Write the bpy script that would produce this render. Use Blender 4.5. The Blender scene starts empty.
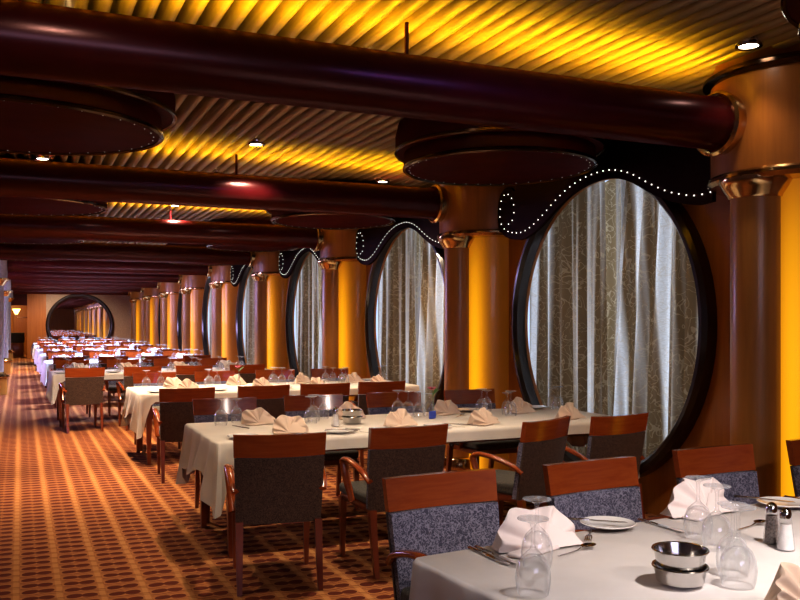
import bpy, bmesh, math, random
from mathutils import Vector, Matrix
random.seed(7)
PI = math.pi
C = bpy.context.scene.collection
cos, sin = math.cos, math.sin

# ------------------------------------------------------------------ mesh helpers
class MB:
    def __init__(self):
        self.v, self.f = [], []
    def add(self, vs, fs, M=None):
        n = len(self.v)
        self.v += [tuple(M @ Vector(p)) if M is not None else tuple(p) for p in vs]
        self.f += [tuple(i + n for i in f) for f in fs]
        return self
    def box(self, x0, x1, y0, y1, z0, z1, M=None):
        vs = [(x, y, z) for z in (z0, z1) for y in (y0, y1) for x in (x0, x1)]
        fs = [(0, 2, 3, 1), (4, 5, 7, 6), (0, 1, 5, 4), (2, 6, 7, 3), (0, 4, 6, 2), (1, 3, 7, 5)]
        return self.add(vs, fs, M)
    def rbox(self, x0, x1, y0, y1, z0, z1, r=.01, seg=2, M=None):
        bm = bmesh.new()
        bmesh.ops.create_cube(bm, size=1)
        for v in bm.verts:
            v.co = Vector(((x0 + x1) / 2 + v.co.x * (x1 - x0), (y0 + y1) / 2 + v.co.y * (y1 - y0), (z0 + z1) / 2 + v.co.z * (z1 - z0)))
        bmesh.ops.bevel(bm, geom=bm.edges[:], offset=r, segments=seg, profile=.5, affect='EDGES')
        bm.verts.index_update()
        self.add([v.co.copy() for v in bm.verts], [[v.index for v in f.verts] for f in bm.faces], M)
        bm.free()
        return self
    def lathe(self, prof, n=24, M=None, a0=0, a1=2 * PI, cap=False):
        full = abs(a1 - a0 - 2 * PI) < 1e-6
        m = n if full else n + 1
        vs, fs = [], []
        for r, z in prof:
            for i in range(m):
                a = a0 + (a1 - a0) * i / n
                vs.append((r * cos(a), r * sin(a), z))
        for j in range(len(prof) - 1):
            for i in range(n):
                i2 = (i + 1) % m
                fs.append((j * m + i, j * m + i2, (j + 1) * m + i2, (j + 1) * m + i))
        return self.add(vs, fs, M)
    def tube(self, pts, rad, n=8, M=None, squash=None, closed=False, caps=True):
        pts = [Vector(p) for p in pts]
        rads = rad if isinstance(rad, (list, tuple)) else [rad] * len(pts)
        vs, fs = [], []
        up = None
        k = len(pts)
        for i, p in enumerate(pts):
            if closed:
                t = (pts[(i + 1) % k] - pts[i - 1]).normalized()
            else:
                t = (pts[min(i + 1, k - 1)] - pts[max(i - 1, 0)]).normalized()
            if up is None:
                up = Vector((0, 0, 1)) if abs(t.z) < .9 else Vector((0, 1, 0))
            a = t.cross(up).normalized()
            b = a.cross(t).normalized()
            up = b
            for j in range(n):
                q = 2 * PI * (j + .5) / n
                sa, sb = (squash if squash else (1, 1))
                vs.append(p + a * (cos(q) * rads[i] * sa) + b * (sin(q) * rads[i] * sb))
        kk = k if closed else k - 1
        for i in range(kk):
            i2 = (i + 1) % k
            for j in range(n):
                j2 = (j + 1) % n
                fs.append((i * n + j, i * n + j2, i2 * n + j2, i2 * n + j))
        if not closed and caps:
            fs.append(tuple(range(n))[::-1])
            fs.append(tuple((k - 1) * n + j for j in range(n)))
        return self.add(vs, fs, M)
    def prism(self, poly, a, b, axis='z', M=None):
        # poly: 2-D points; extruded from a to b on axis
        def put(p, h):
            return {'z': (p[0], p[1], h), 'x': (h, p[0], p[1]), 'y': (p[0], h, p[1])}[axis]
        n = len(poly)
        vs = [put(p, a) for p in poly] + [put(p, b) for p in poly]
        fs = [tuple(range(n))[::-1], tuple(range(n, 2 * n))]
        for i in range(n):
            j = (i + 1) % n
            fs.append((i, j, n + j, n + i))
        return self.add(vs, fs, M)
    def grid(self, fn, nu, nv, M=None, wrap_u=False):
        vs = [fn(i / (nu if wrap_u else nu), j / nv) for j in range(nv + 1) for i in range(nu + (0 if wrap_u else 1))]
        m = nu + (0 if wrap_u else 1)
        fs = []
        for j in range(nv):
            for i in range(nu):
                i2 = (i + 1) % m if wrap_u else i + 1
                fs.append((j * m + i, j * m + i2, (j + 1) * m + i2, (j + 1) * m + i))
        return self.add(vs, fs, M)
    def mesh(self, name, mat, smooth=35):
        me = bpy.data.meshes.new(name)
        me.from_pydata(self.v, [], self.f)
        bm = bmesh.new()
        bm.from_mesh(me)
        bmesh.ops.recalc_face_normals(bm, faces=bm.faces[:])
        bm.to_mesh(me)
        bm.free()
        if mat:
            me.materials.append(mat)
        if smooth:
            me.shade_smooth()
            me.set_sharp_from_angle(angle=math.radians(smooth))
        return me
    def obj(self, name, mat, parent=None, smooth=35, loc=None):
        o = bpy.data.objects.new(name, self.mesh(name, mat, smooth))
        C.objects.link(o)
        if parent:
            o.parent = parent
        if loc:
            o.location = loc
        return o

def tag(o, label=None, cat=None, group=None, kind=None):
    if label: o['label'] = label
    if cat: o['category'] = cat
    if group: o['group'] = group
    if kind: o['kind'] = kind
    return o
def thing(name, label, cat, loc=(0, 0, 0), rz=0, group=None, kind=None):
    o = bpy.data.objects.new(name, None)
    C.objects.link(o)
    o.empty_display_size = .1
    o.location = loc
    o.rotation_euler = (0, 0, rz)
    return tag(o, label, cat, group, kind)
def dup(src, loc=None, rz=None, label=None, group=None):
    r = src.copy()
    C.objects.link(r)
    if loc is not None: r.location = loc
    if rz is not None: r.rotation_euler = (0, 0, rz)
    if label: r['label'] = label
    if group: r['group'] = group
    for ch in list(src.children):
        c = ch.copy(); C.objects.link(c); c.parent = r
        for g in list(ch.children):
            d = g.copy(); C.objects.link(d); d.parent = c
    return r
class Stamp:
    """first use places the prototype itself, later uses place copies"""
    def __init__(self, proto): self.p, self.used = proto, False
    def __call__(self, loc, rz, label, group=None):
        if not self.used:
            self.used = True
            o = self.p
            o.location = loc; o.rotation_euler = (0, 0, rz); o['label'] = label
            if group: o['group'] = group
            return o
        return dup(self.p, loc, rz, label, group)

def catmull(pts, n=8):
    P = [Vector(p) for p in pts]
    out = []
    for i in range(len(P) - 1):
        p0, p1, p2, p3 = P[max(i - 1, 0)], P[i], P[i + 1], P[min(i + 2, len(P) - 1)]
        for k in range(n):
            t = k / n
            out.append(.5 * ((2 * p1) + (p2 - p0) * t + (2 * p0 - 5 * p1 + 4 * p2 - p3) * t * t + (3 * p1 - p0 - 3 * p2 + p3) * t ** 3))
    out.append(P[-1])
    return out

# ------------------------------------------------------------------ materials
class NT:
    def __init__(self, name):
        self.m = bpy.data.materials.new(name)
        self.m.use_nodes = True
        self.t = self.m.node_tree
        self.t.nodes.clear()
        self.out = self.t.nodes.new('ShaderNodeOutputMaterial')
    def n(self, typ, ins=None, **kw):
        nd = self.t.nodes.new(typ)
        for k, v in kw.items(): setattr(nd, k, v)
        for k, v in (ins or {}).items():
            self.set(nd.inputs[k], v)
        return nd
    def set(self, sock, v):
        if isinstance(v, bpy.types.NodeSocket): self.t.links.new(v, sock)
        elif isinstance(v, bpy.types.Node): self.t.links.new(v.outputs[0], sock)
        else:
            if sock.type == 'RGBA' and len(v) == 3: v = (*v, 1)
            sock.default_value = v
    def math(self, op, a, b=None, c=None):
        nd = self.t.nodes.new('ShaderNodeMath'); nd.operation = op
        self.set(nd.inputs[0], a)
        if b is not None: self.set(nd.inputs[1], b)
        if c is not None: self.set(nd.inputs[2], c)
        return nd.outputs[0]
    def mix(self, f, a, b):
        nd = self.t.nodes.new('ShaderNodeMix'); nd.data_type = 'RGBA'
        self.set(nd.inputs[0], f); self.set(nd.inputs[6], a); self.set(nd.inputs[7], b)
        return nd.outputs[2]
    def ramp(self, f, stops):
        nd = self.t.nodes.new('ShaderNodeValToRGB')
        self.set(nd.inputs[0], f)
        el = nd.color_ramp.elements
        while len(el) < len(stops): el.new(.5)
        for e, (p, c) in zip(el, stops):
            e.position = p
            e.color = (*c, 1) if len(c) == 3 else c
        return nd.outputs[0]
    def coord(self, which='Object', scale=(1, 1, 1)):
        tc = self.n('ShaderNodeTexCoord')
        mp = self.n('ShaderNodeMapping', {'Vector': tc.outputs[which], 'Scale': scale})
        return mp.outputs[0]
    def noise(self, vec, scale=5, detail=3, dist=0, rough=.5):
        return self.n('ShaderNodeTexNoise', {'Vector': vec, 'Scale': scale, 'Detail': detail, 'Distortion': dist, 'Roughness': rough}).outputs[0]
    def bsdf(self, col, rough=.5, metal=0, coat=0, bump=None, bstr=.2, bdist=.01, **more):
        ins = {'Base Color': col, 'Roughness': rough, 'Metallic': metal, 'Coat Weight': coat}
        ins.update(more)
        b = self.n('ShaderNodeBsdfPrincipled', ins)
        if bump is not None:
            bn = self.n('ShaderNodeBump', {'Height': bump, 'Strength': bstr, 'Distance': bdist})
            self.t.links.new(bn.outputs[0], b.inputs['Normal'])
        return b
    def done(self, sh):
        self.set(self.out.inputs[0], sh)
        return self.m

def wood(name, c0, c1, axis='z', rough=.35, coat=.3, scale=1, coords='Object'):
    t = NT(name)
    sc = {'z': (14, 14, .9), 'x': (.9, 14, 14), 'y': (14, .9, 14)}[axis]
    v = t.coord(coords, tuple(s * scale for s in sc))
    g = t.noise(v, 2.2, 4, .6)
    f = t.noise(v, 9, 2, .2)
    k = t.math('ADD', t.math('MULTIPLY', g, .75), t.math('MULTIPLY', f, .25))
    col = t.ramp(k, [(.3, c0), (.7, c1)])
    return t.done(t.bsdf(col, rough, 0, coat, **{'Coat Roughness': .12}))
def plain(name, col, rough=.5, metal=0, coat=0, nscale=20, var=.15, **more):
    t = NT(name)
    n = t.noise(t.coord('Object'), nscale, 3)
    lo = tuple(c * (1 - var) for c in col); hi = tuple(min(1, c * (1 + var)) for c in col)
    return t.done(t.bsdf(t.ramp(n, [(.3, lo), (.7, hi)]), rough, metal, coat, **more))
def emit(name, col, s):
    t = NT(name)
    return t.done(t.n('ShaderNodeEmission', {'Color': (*col, 1), 'Strength': s}))

M = {}
def mk_lacquer(name, col, g, rough):
    t = NT(name)
    n = t.noise(t.coord('Object'), 5, 3)
    c = t.ramp(n, [(.3, tuple(x * .8 for x in col)), (.7, tuple(x * 1.2 for x in col))])
    df = t.n('ShaderNodeBsdfDiffuse', {'Color': c})
    gl = t.n('ShaderNodeBsdfGlossy', {'Color': (1, .55, .55, 1), 'Roughness': rough})
    return t.done(t.n('ShaderNodeMixShader', {0: g, 1: df, 2: gl}))
M['lacquer'] = mk_lacquer('oxblood_lacquer', (.050, .003, .004), .055, .27)
M['darkred'] = mk_lacquer('dark_red_panel', (.045, .0035, .003), .03, .4)
M['black'] = mk_lacquer('black_lacquer', (.005, .003, .003), .02, .35)
M['frame'] = wood('dark_frame_wood', (.008, .003, .003), (.02, .007, .006), 'z', .28, .4)
M['gold'] = plain('polished_brass', (.62, .42, .2), .16, 1)
M['bronze'] = plain('dark_bronze', (.09, .05, .03), .2, 1)
M['chrome'] = plain('chrome', (.7, .7, .72), .08, 1, var=.03)
M['steel'] = plain('stainless_steel', (.62, .6, .58), .16, 1, var=.05)
M['cherry'] = wood('cherry_wall_wood', (.34, .115, .018), (.46, .175, .030), 'z', .38, .25, .5)
M['column_wood'] = wood('column_veneer', (.42, .175, .035), (.54, .245, .052), 'z', .36, .25, .5)
M['drum_wood'] = wood('drum_veneer', (.34, .12, .022), (.44, .165, .032), 'z', .36, .25, .6)
M['chair_wood'] = wood('chair_wood', (.25, .042, .009), (.36, .080, .015), 'x', .24, .5, 1)
M['leg_wood'] = wood('chair_leg_wood', (.16, .03, .010), (.24, .05, .014), 'z', .3, .4, 1)
M['beige'] = plain('beige_panel', (.42, .32, .26), .6)
M['lilac_column'] = plain('pale_grey_column_paint', (.46, .44, .50), .4, 0, .2)
M['plate'] = plain('glazed_white_china', (.8, .78, .76), .15, 0, .6, var=.02)
M['green'] = plain('olive_panel', (.05, .06, .025), .5)
M['wall_paint'] = plain('mauve_wall_paint', (.3, .22, .26), .7)
M['pink'] = plain('pink_petals', (.75, .22, .28), .6)
M['leaf'] = plain('leaf_green', (.05, .16, .03), .5)
M['blue'] = plain('blue_paper', (.06, .1, .5), .5)
M['salt'] = plain('salt', (.85, .83, .82), .8)
M['pepper'] = plain('ground_pepper', (.16, .13, .12), .9, nscale=200, var=.6)
M['lamp'] = emit('downlight_glow', (1, .93, .8), 20)
M['bulb'] = emit('tiny_bulb_glow', (1, .93, .82), 2.2)
M['sconce'] = emit('sconce_glow', (1, .62, .18), 6)

def mk_ceiling():
    t = NT('bronzed_slat_metal')
    n = t.noise(t.coord('Object', (20, .4, 20)), 3, 2)
    col = t.ramp(n, [(.3, (.27, .19, .09)), (.7, (.36, .26, .13))])
    return t.done(t.bsdf(col, .4, .35))
M['slat'] = mk_ceiling()

def mk_carpet():
    t = NT('dash_pattern_carpet')
    tc = t.n('ShaderNodeTexCoord')
    wob = t.n('ShaderNodeTexNoise', {'Vector': tc.outputs['Object'], 'Scale': 7., 'Detail': 1.})
    sp = t.n('ShaderNodeSeparateXYZ', {'Vector': tc.outputs['Object']})
    ws = t.math('MULTIPLY', t.math('SUBTRACT', wob.outputs[0], .5), .03)
    x = t.math('ADD', sp.outputs[0], t.math('MULTIPLY', ws, .5))
    y = t.math('ADD', sp.outputs[1], ws)
    fx = t.math('FRACT', t.math('DIVIDE', x, .222))
    col_i = t.math('FLOOR', t.math('DIVIDE', x, .222))
    fy = t.math('FRACT', t.math('ADD', t.math('DIVIDE', y, .126), t.math('MULTIPLY', col_i, .37)))
    def dash(cx, cy, hw=.195, hh=.27):
        a = t.math('POWER', t.math('ABSOLUTE', t.math('DIVIDE', t.math('SUBTRACT', fx, cx), hw)), 2.6)
        b = t.math('POWER', t.math('ABSOLUTE', t.math('DIVIDE', t.math('SUBTRACT', fy, cy), hh)), 2)
        return t.math('LESS_THAN', t.math('ADD', a, b), 1)
    d = t.math('MAXIMUM', dash(.23, .5), dash(.60, .46))
    # fine wavy lines between the rows of dashes
    wl = t.math('ADD', fy, t.math('MULTIPLY', t.math('SINE', t.math('MULTIPLY', fx, 6.283)), .06))
    line = t.math('MAXIMUM', t.math('LESS_THAN', t.math('ABSOLUTE', t.math('SUBTRACT', wl, .10)), .045),
                  t.math('LESS_THAN', t.math('ABSOLUTE', t.math('SUBTRACT', wl, .90)), .03))
    gap = t.math('LESS_THAN', t.math('ABSOLUTE', t.math('SUBTRACT', fx, .905)), .07)
    base = t.mix(gap, (.44, .18, .062), (.54, .25, .085))
    c1 = t.mix(t.math('MULTIPLY', line, .75), base, (.16, .035, .013))
    c2 = t.mix(t.math('MULTIPLY', d, .92), c1, (.115, .016, .010))
    pile = t.noise(tc.outputs['Object'], 260, 2)
    c3 = t.mix(.25, c2, t.mix(pile, (0, 0, 0), c2))
    return t.done(t.bsdf(c3, .95, 0, 0, pile, .25, .004, **{'Specular IOR Level': .1}))
M['carpet'] = mk_carpet()

def mk_scroll(name, dark, light, scale, thr=.035, rough=.9):
    t = NT(name)
    v = t.coord('Object')
    n1 = t.noise(v, scale, 1, 1.6)
    n2 = t.noise(t.n('ShaderNodeVectorMath', {0: v, 1: (3.1, 1.7, 5.2)}, operation='ADD').outputs[0], scale * 1.15, 1, 1.6)
    a = t.math('LESS_THAN', t.math('ABSOLUTE', t.math('SUBTRACT', n1, .5)), thr)
    b = t.math('LESS_THAN', t.math('ABSOLUTE', t.math('SUBTRACT', n2, .5)), thr)
    weave = t.noise(v, 900, 1)
    col = t.mix(t.math('MULTIPLY', t.math('MAXIMUM', a, b), .85), dark, light)
    return t.done(t.bsdf(t.mix(.3, col, t.mix(weave, (0, 0, 0), col)), rough, 0, 0, weave, .2, .002, **{'Specular IOR Level': .2, 'Sheen Weight': .15}))
M['fabric'] = mk_scroll('blue_grey_scroll_fabric', (.095, .092, .145), (.36, .35, .46), 36)
M['fabric_back'] = mk_scroll('dim_warm_back_fabric', (.060, .032, .022), (.17, .105, .075), 75)  # same fabric as the fronts, browned to imitate dim warm light
M['seat_fabric'] = mk_scroll('olive_grey_seat_fabric', (.07, .06, .045), (.15, .13, .10), 42)

def mk_cloth(name, col, stain=0):
    t = NT(name)
    v = t.coord('Object')
    n = t.noise(v, 500, 2)
    big = t.noise(v, 6, 3, .5)
    c = t.ramp(big, [(.3, tuple(x * .93 for x in col)), (.7, col)])
    h = t.math('ADD', t.math('MULTIPLY', big, .7), t.math('MULTIPLY', n, .05))
    return t.done(t.bsdf(c, .85, 0, 0, h, .25, .02, **{'Specular IOR Level': .25, 'Sheen Weight': .1}))
M['cloth'] = mk_cloth('white_table_linen', (.78, .74, .72))
M['cloth2'] = mk_cloth('cream_table_linen', (.76, .69, .60))
M['napkin'] = mk_cloth('peach_napkin_linen', (.74, .57, .44))
M['napkin_w'] = mk_cloth('pale_pink_napkin_linen', (.78, .69, .67))

def mk_glass():
    t = NT('drinking_glass')
    lw = t.n('ShaderNodeLayerWeight', {'Blend': .5})
    tr = t.n('ShaderNodeBsdfTransparent', {'Color': (.99, .995, 1, 1)})
    gl = t.n('ShaderNodeBsdfGlossy', {'Color': (1, 1, 1, 1), 'Roughness': .02})
    di = t.n('ShaderNodeBsdfTranslucent', {'Color': (.9, .93, 1, 1)})
    re = t.n('ShaderNodeBsdfGlass', {'Color': (1, 1, 1, 1), 'Roughness': 0., 'IOR': 1.45})
    ew = t.n('ShaderNodeMixShader', {0: .05, 1: re, 2: di})
    a = t.n('ShaderNodeMixShader', {0: .04, 1: tr, 2: ew})
    k = t.math('ADD', t.math('MULTIPLY', t.math('POWER', lw.outputs['Facing'], 4), .5), .06)
    b = t.n('ShaderNodeMixShader', {0: k, 1: a, 2: gl})
    df = t.n('ShaderNodeBsdfDiffuse', {'Color': (.9, .93, 1, 1)})
    ed = t.n('ShaderNodeMixShader', {0: .5, 1: di, 2: df})
    e = t.math('MULTIPLY', t.math('POWER', lw.outputs['Facing'], 3), .42)  # whiter edges painted in to stand for bright refracted rims
    return t.done(t.n('ShaderNodeMixShader', {0: e, 1: b, 2: ed}))
M['glass'] = mk_glass()
def mk_pane():
    t = NT('window_glass')
    fr = t.n('ShaderNodeFresnel', {'IOR': 1.45})
    tr = t.n('ShaderNodeBsdfTransparent', {'Color': (.93, .96, 1, 1)})
    gl = t.n('ShaderNodeBsdfGlossy', {'Roughness': .01})
    return t.done(t.n('ShaderNodeMixShader', {0: fr, 1: tr, 2: gl}))
M['pane'] = mk_pane()

def mk_curtain():
    t = NT('scroll_curtain_lit_folds')
    tc = t.n('ShaderNodeTexCoord')
    v = tc.outputs['Object']
    sp = t.n('ShaderNodeSeparateXYZ', {'Vector': v})
    sv = t.n('ShaderNodeCombineXYZ', {'Y': sp.outputs[1], 'Z': t.math('MULTIPLY', sp.outputs[2], .02)})
    stripe = t.n('ShaderNodeTexNoise', {'Vector': sv, 'Scale': 5.2, 'Detail': 2.5, 'Roughness': .55}).outputs[0]
    lit_fold = t.ramp(stripe, [(.50, (0, 0, 0)), (.60, (1, 1, 1))])  # daylit fold flanks imitated by paler, more translucent bands in the cloth
    n1 = t.noise(v, 5.5, 1, 1.5)
    n2 = t.noise(t.n('ShaderNodeVectorMath', {0: v, 1: (3.1, 1.7, 5.2)}, operation='ADD').outputs[0], 6.5, 1, 1.4)
    a = t.math('LESS_THAN', t.math('ABSOLUTE', t.math('SUBTRACT', n1, .5)), .013)
    b = t.math('LESS_THAN', t.math('ABSOLUTE', t.math('SUBTRACT', n2, .5)), .013)
    vine = t.math('MAXIMUM', a, b)
    weave = t.noise(t.n('ShaderNodeMapping', {'Vector': v, 'Scale': (1, 1, 6)}).outputs[0], 40, 2)
    drape = t.mix(vine, (.27, .19, .10), (.46, .36, .22))
    lite = t.mix(t.math('MULTIPLY', vine, .5), t.ramp(weave, [(.3, (.56, .53, .48)), (.7, (.70, .68, .64))]), (.55, .47, .36))
    col = t.mix(lit_fold, drape, lite)
    df = t.n('ShaderNodeBsdfDiffuse', {'Color': col})
    tl = t.n('ShaderNodeBsdfTranslucent', {'Color': col})
    k = t.math('ADD', .16, t.math('MULTIPLY', lit_fold, .55))
    return t.done(t.n('ShaderNodeMixShader', {0: k, 1: df, 2: tl}))
M['curtain'] = mk_curtain()

def mk_amber_wash():
    # amber half-cylinder: wash of hidden side tubes painted as emission, strongest beside the shaft
    t = NT('painted_amber_wash')
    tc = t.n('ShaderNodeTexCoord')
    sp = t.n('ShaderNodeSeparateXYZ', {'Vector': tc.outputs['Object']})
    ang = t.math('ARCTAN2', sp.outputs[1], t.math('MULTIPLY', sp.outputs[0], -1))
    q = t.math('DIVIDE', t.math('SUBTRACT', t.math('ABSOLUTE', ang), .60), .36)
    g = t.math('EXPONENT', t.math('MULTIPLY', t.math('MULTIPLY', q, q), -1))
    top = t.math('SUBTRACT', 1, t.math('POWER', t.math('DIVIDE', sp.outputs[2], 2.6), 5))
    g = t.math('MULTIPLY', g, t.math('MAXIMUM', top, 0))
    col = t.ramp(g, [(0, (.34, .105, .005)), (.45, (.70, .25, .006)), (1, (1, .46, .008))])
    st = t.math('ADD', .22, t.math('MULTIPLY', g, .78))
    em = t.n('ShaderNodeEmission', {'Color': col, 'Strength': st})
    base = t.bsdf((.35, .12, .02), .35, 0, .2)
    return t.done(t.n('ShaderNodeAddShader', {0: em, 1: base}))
M['amber_wash'] = mk_amber_wash()
def mk_mirror():
    t = NT('mirror_silver')
    return t.done(t.n('ShaderNodeBsdfGlossy', {'Color': (.75, .75, .78, 1), 'Roughness': .01}))
M['mirror'] = mk_mirror()

# ------------------------------------------------------------------ room measures
BAY, PY0, W = 3.95, 3.98, 4.55          # bay length, first pier, window wall
NP = 9
ZC = 3.12                               # ceiling
ZS, RW = 1.49, 1.23                     # window centre height, hole radius
YE, YB, XL = 39.0, -3.0, -2.7
def pier_y(k): return PY0 + BAY * k
def bay_y(k): return PY0 + BAY * (k + .5)
def win_y(k): return 6.02 + BAY * k
def beam_y(k): return 4.09 + BAY * k
ORD = ['first', 'second', 'third', 'fourth', 'fifth', 'sixth', 'seventh', 'eighth', 'ninth', 'tenth']
def struct(mb, name, mat, smooth=35):
    return tag(mb.obj(name, mat, None, smooth), kind='structure')

# floor
fl = MB().box(XL - .2, W + .2, YB, 44.2, -.1, 0)
struct(fl, 'floor', M['carpet'], 0)
# ceiling: rounded slats running the length of the room
prof = []
x = XL - .1
pitch = .112
while x < W + .1:
    for a, dz in ((.02, .05), (.17, .03), (.185, -.022), (.30, -.048), (.53, -.060), (.76, -.048), (.875, -.022), (.89, .03), (.99, .05)):
        prof.append((x + a * pitch, ZC + .05 + dz))
    x += pitch
cm = MB()
n = len(prof)
cm.add([(px, YB, pz) for px, pz in prof] + [(px, 44.2, pz) for px, pz in prof],
       [(i, i + 1, n + i + 1, n + i) for i in range(n - 1)])
cm.box(XL - .2, W + .3, YB, 44.2, ZC + .1, ZC + .2)
struct(cm, 'ceiling', M['slat'], 50)

# window wall with round openings
wm = MB()
def wall_bay(y0, y1, hole):
    z1 = ZC + .1
    if not hole:
        wm.add([(W, y0, 0), (W, y1, 0), (W, y1, z1), (W, y0, z1)], [(0, 1, 2, 3)])
        return
    cy = (y0 + y1) / 2 + win_y(0) - bay_y(0)
    angs = sorted(set([2 * PI * i / 72 for i in range(72)] + [math.atan2(zz - ZS, yy - cy) % (2 * PI) for yy in (y0, y1) for zz in (0, z1)]))
    inner, outer, back = [], [], []
    for a in angs:
        c_, s_ = cos(a), sin(a)
        inner.append((W, cy + RW * c_, ZS + RW * s_))
        back.append((W + .03, cy + RW * c_, ZS + RW * s_))
        ts = []
        if c_ > 1e-9: ts.append((y1 - cy) / c_)
        if c_ < -1e-9: ts.append((y0 - cy) / c_)
        if s_ > 1e-9: ts.append((z1 - ZS) / s_)
        if s_ < -1e-9: ts.append((0 - ZS) / s_)
        tt = min(ts)
        outer.append((W, cy + tt * c_, ZS + tt * s_))
    m = len(angs)
    fs = []
    for i in range(m):
        j = (i + 1) % m
        fs.append((i, j, m + j, m + i))
        fs.append((i, 2 * m + i, 2 * m + j, j))
    wm.add(inner + outer + back, fs)
wall_bay(YB, PY0 - BAY, False)
wall_bay(PY0 - BAY, PY0, False)
for k in range(NP - 1):
    wall_bay(pier_y(k), pier_y(k + 1), True)
wall_bay(pier_y(NP - 1), 44.2, False)
struct(wm, 'wall_right', M['cherry'], 0)
struct(MB().box(XL - .1, XL, YB, 44.2, 0, ZC + .1), 'wall_left', M['wall_paint'], 0)
struct(MB().box(XL - .2, W + .3, YB - .1, YB, 0, ZC + .1), 'wall_back', M['cherry'], 0)
# end wall: cherry panel beside the passage, then beige
struct(MB().box(.27, 1.0, YE - .04, YE + .1, 0, ZC + .1), 'wall_end_panel', M['cherry'], 0)
struct(MB().box(1.0, W, YE, YE + .1, 0, ZC + .1), 'wall_end', M['beige'], 0)
struct(MB().box(XL, .27, YE, YE + .1, 2.2, ZC + .1), 'trim_1', M['darkred'], 0)
struct(MB().box(XL - .1, .6, 44.1, 44.2, 0, ZC + .1), 'wall_passage', M['cherry'], 0)
struct(MB().box(.5, .6, YE + .1, 44.1, 0, ZC + .1), 'wall_passage_side', M['darkred'], 0)

# ------------------------------------------------------------------ windows, curtains, valances
def ring(r0, r1, x0, x1, n=72):
    # round moulding in the y-z plane, bevelled section
    prof = [(r0, x1), (r0, x0 + .03), (r0 + .03, x0), (r1 - .03, x0), (r1, x0 + .03), (r1, x1), (r0, x1)]
    m = MB()
    Mx = Matrix.Rotation(-PI / 2, 4, 'Y')
    m.lathe([(r, -h) for r, h in prof], n, Mx)
    return m
vs_pts = [(7.13, 2.70), (7.22, 2.755), (7.31, 2.72), (7.345, 2.62), (7.34, 2.50), (7.27, 2.42), (7.15, 2.375), (6.98, 2.355), (6.83, 2.38),
          (6.65, 2.45), (6.42, 2.57), (6.21, 2.66), (5.99, 2.715), (5.76, 2.735), (5.57, 2.72), (5.37, 2.66), (5.17, 2.56), (4.97, 2.47),
          (4.80, 2.42), (4.66, 2.395), (4.52, 2.40)]
vs_loop = [(7.13, 2.70), (7.085, 2.61), (7.10, 2.51), (7.17, 2.455), (7.25, 2.49)]
def even(path, step):
    out, acc = [path[0]], 0
    for a, b in zip(path, path[1:]):
        L = (b - a).length
        while acc + L >= step:
            q = (step - acc) / L
            a = a + (b - a) * q
            out.append(a); L = (b - a).length; acc = 0
        acc += L
    return out
Y0 = win_y(0)
path3 = catmull([(0, y - Y0, z) for y, z in vs_pts], 8)
loop3 = catmull([(0, y - Y0, z) for y, z in vs_loop], 8)
bulbs = even(path3, .078) + even(loop3, .078)[1:]
bulb_me = MB().lathe([(0, -.0055), (.004, -.004), (.0055, 0), (.004, .004), (0, .0055)], 6).mesh('light_bulb', M['bulb'])

frame_me = ring(1.235, 1.325, W - .12, W + .02).mesh('window_frame', M['frame'])
pane_me = MB().add([(W + .24, RW * 1.06 * cos(a), ZS + RW * 1.06 * sin(a)) for a in [2 * PI * i / 48 for i in range(48)]], [tuple(range(48))]).mesh('window_pane', M['pane'], 0)
for o_ in (frame_me,):
    for v in o_.vertices: v.co.z += ZS
def curtain_mesh(y0, y1, seed, slant):
    r = random.Random(seed)
    ph = [r.uniform(0, 6.28) for _ in range(4)]
    def fn(u, v):
        yy = y0 + (y1 - y0) * u
        z = .16 + (2.84 - .16) * v
        pinch = .04 * sin(yy * 17 + ph[1]) * (1 - v)
        a = .034 * sin(yy * 30 + ph[0] + .5 * sin(yy * 7)) + .018 * sin(yy * 53 + ph[2])
        a *= .7 + .5 * (1 - v)
        e = slant * v ** 1.5 * (u if y1 < .5 else 1 - u)
        return (W + .10 + a, yy + pinch * .4 + e, z)
    return MB().grid(fn, 110, 10)
half = [curtain_mesh(-1.3, .035, 3, -.24).mesh('curtain', M['curtain'], 180), curtain_mesh(.03, 1.27, 9, .06).mesh('curtain', M['curtain'], 180)]

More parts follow.
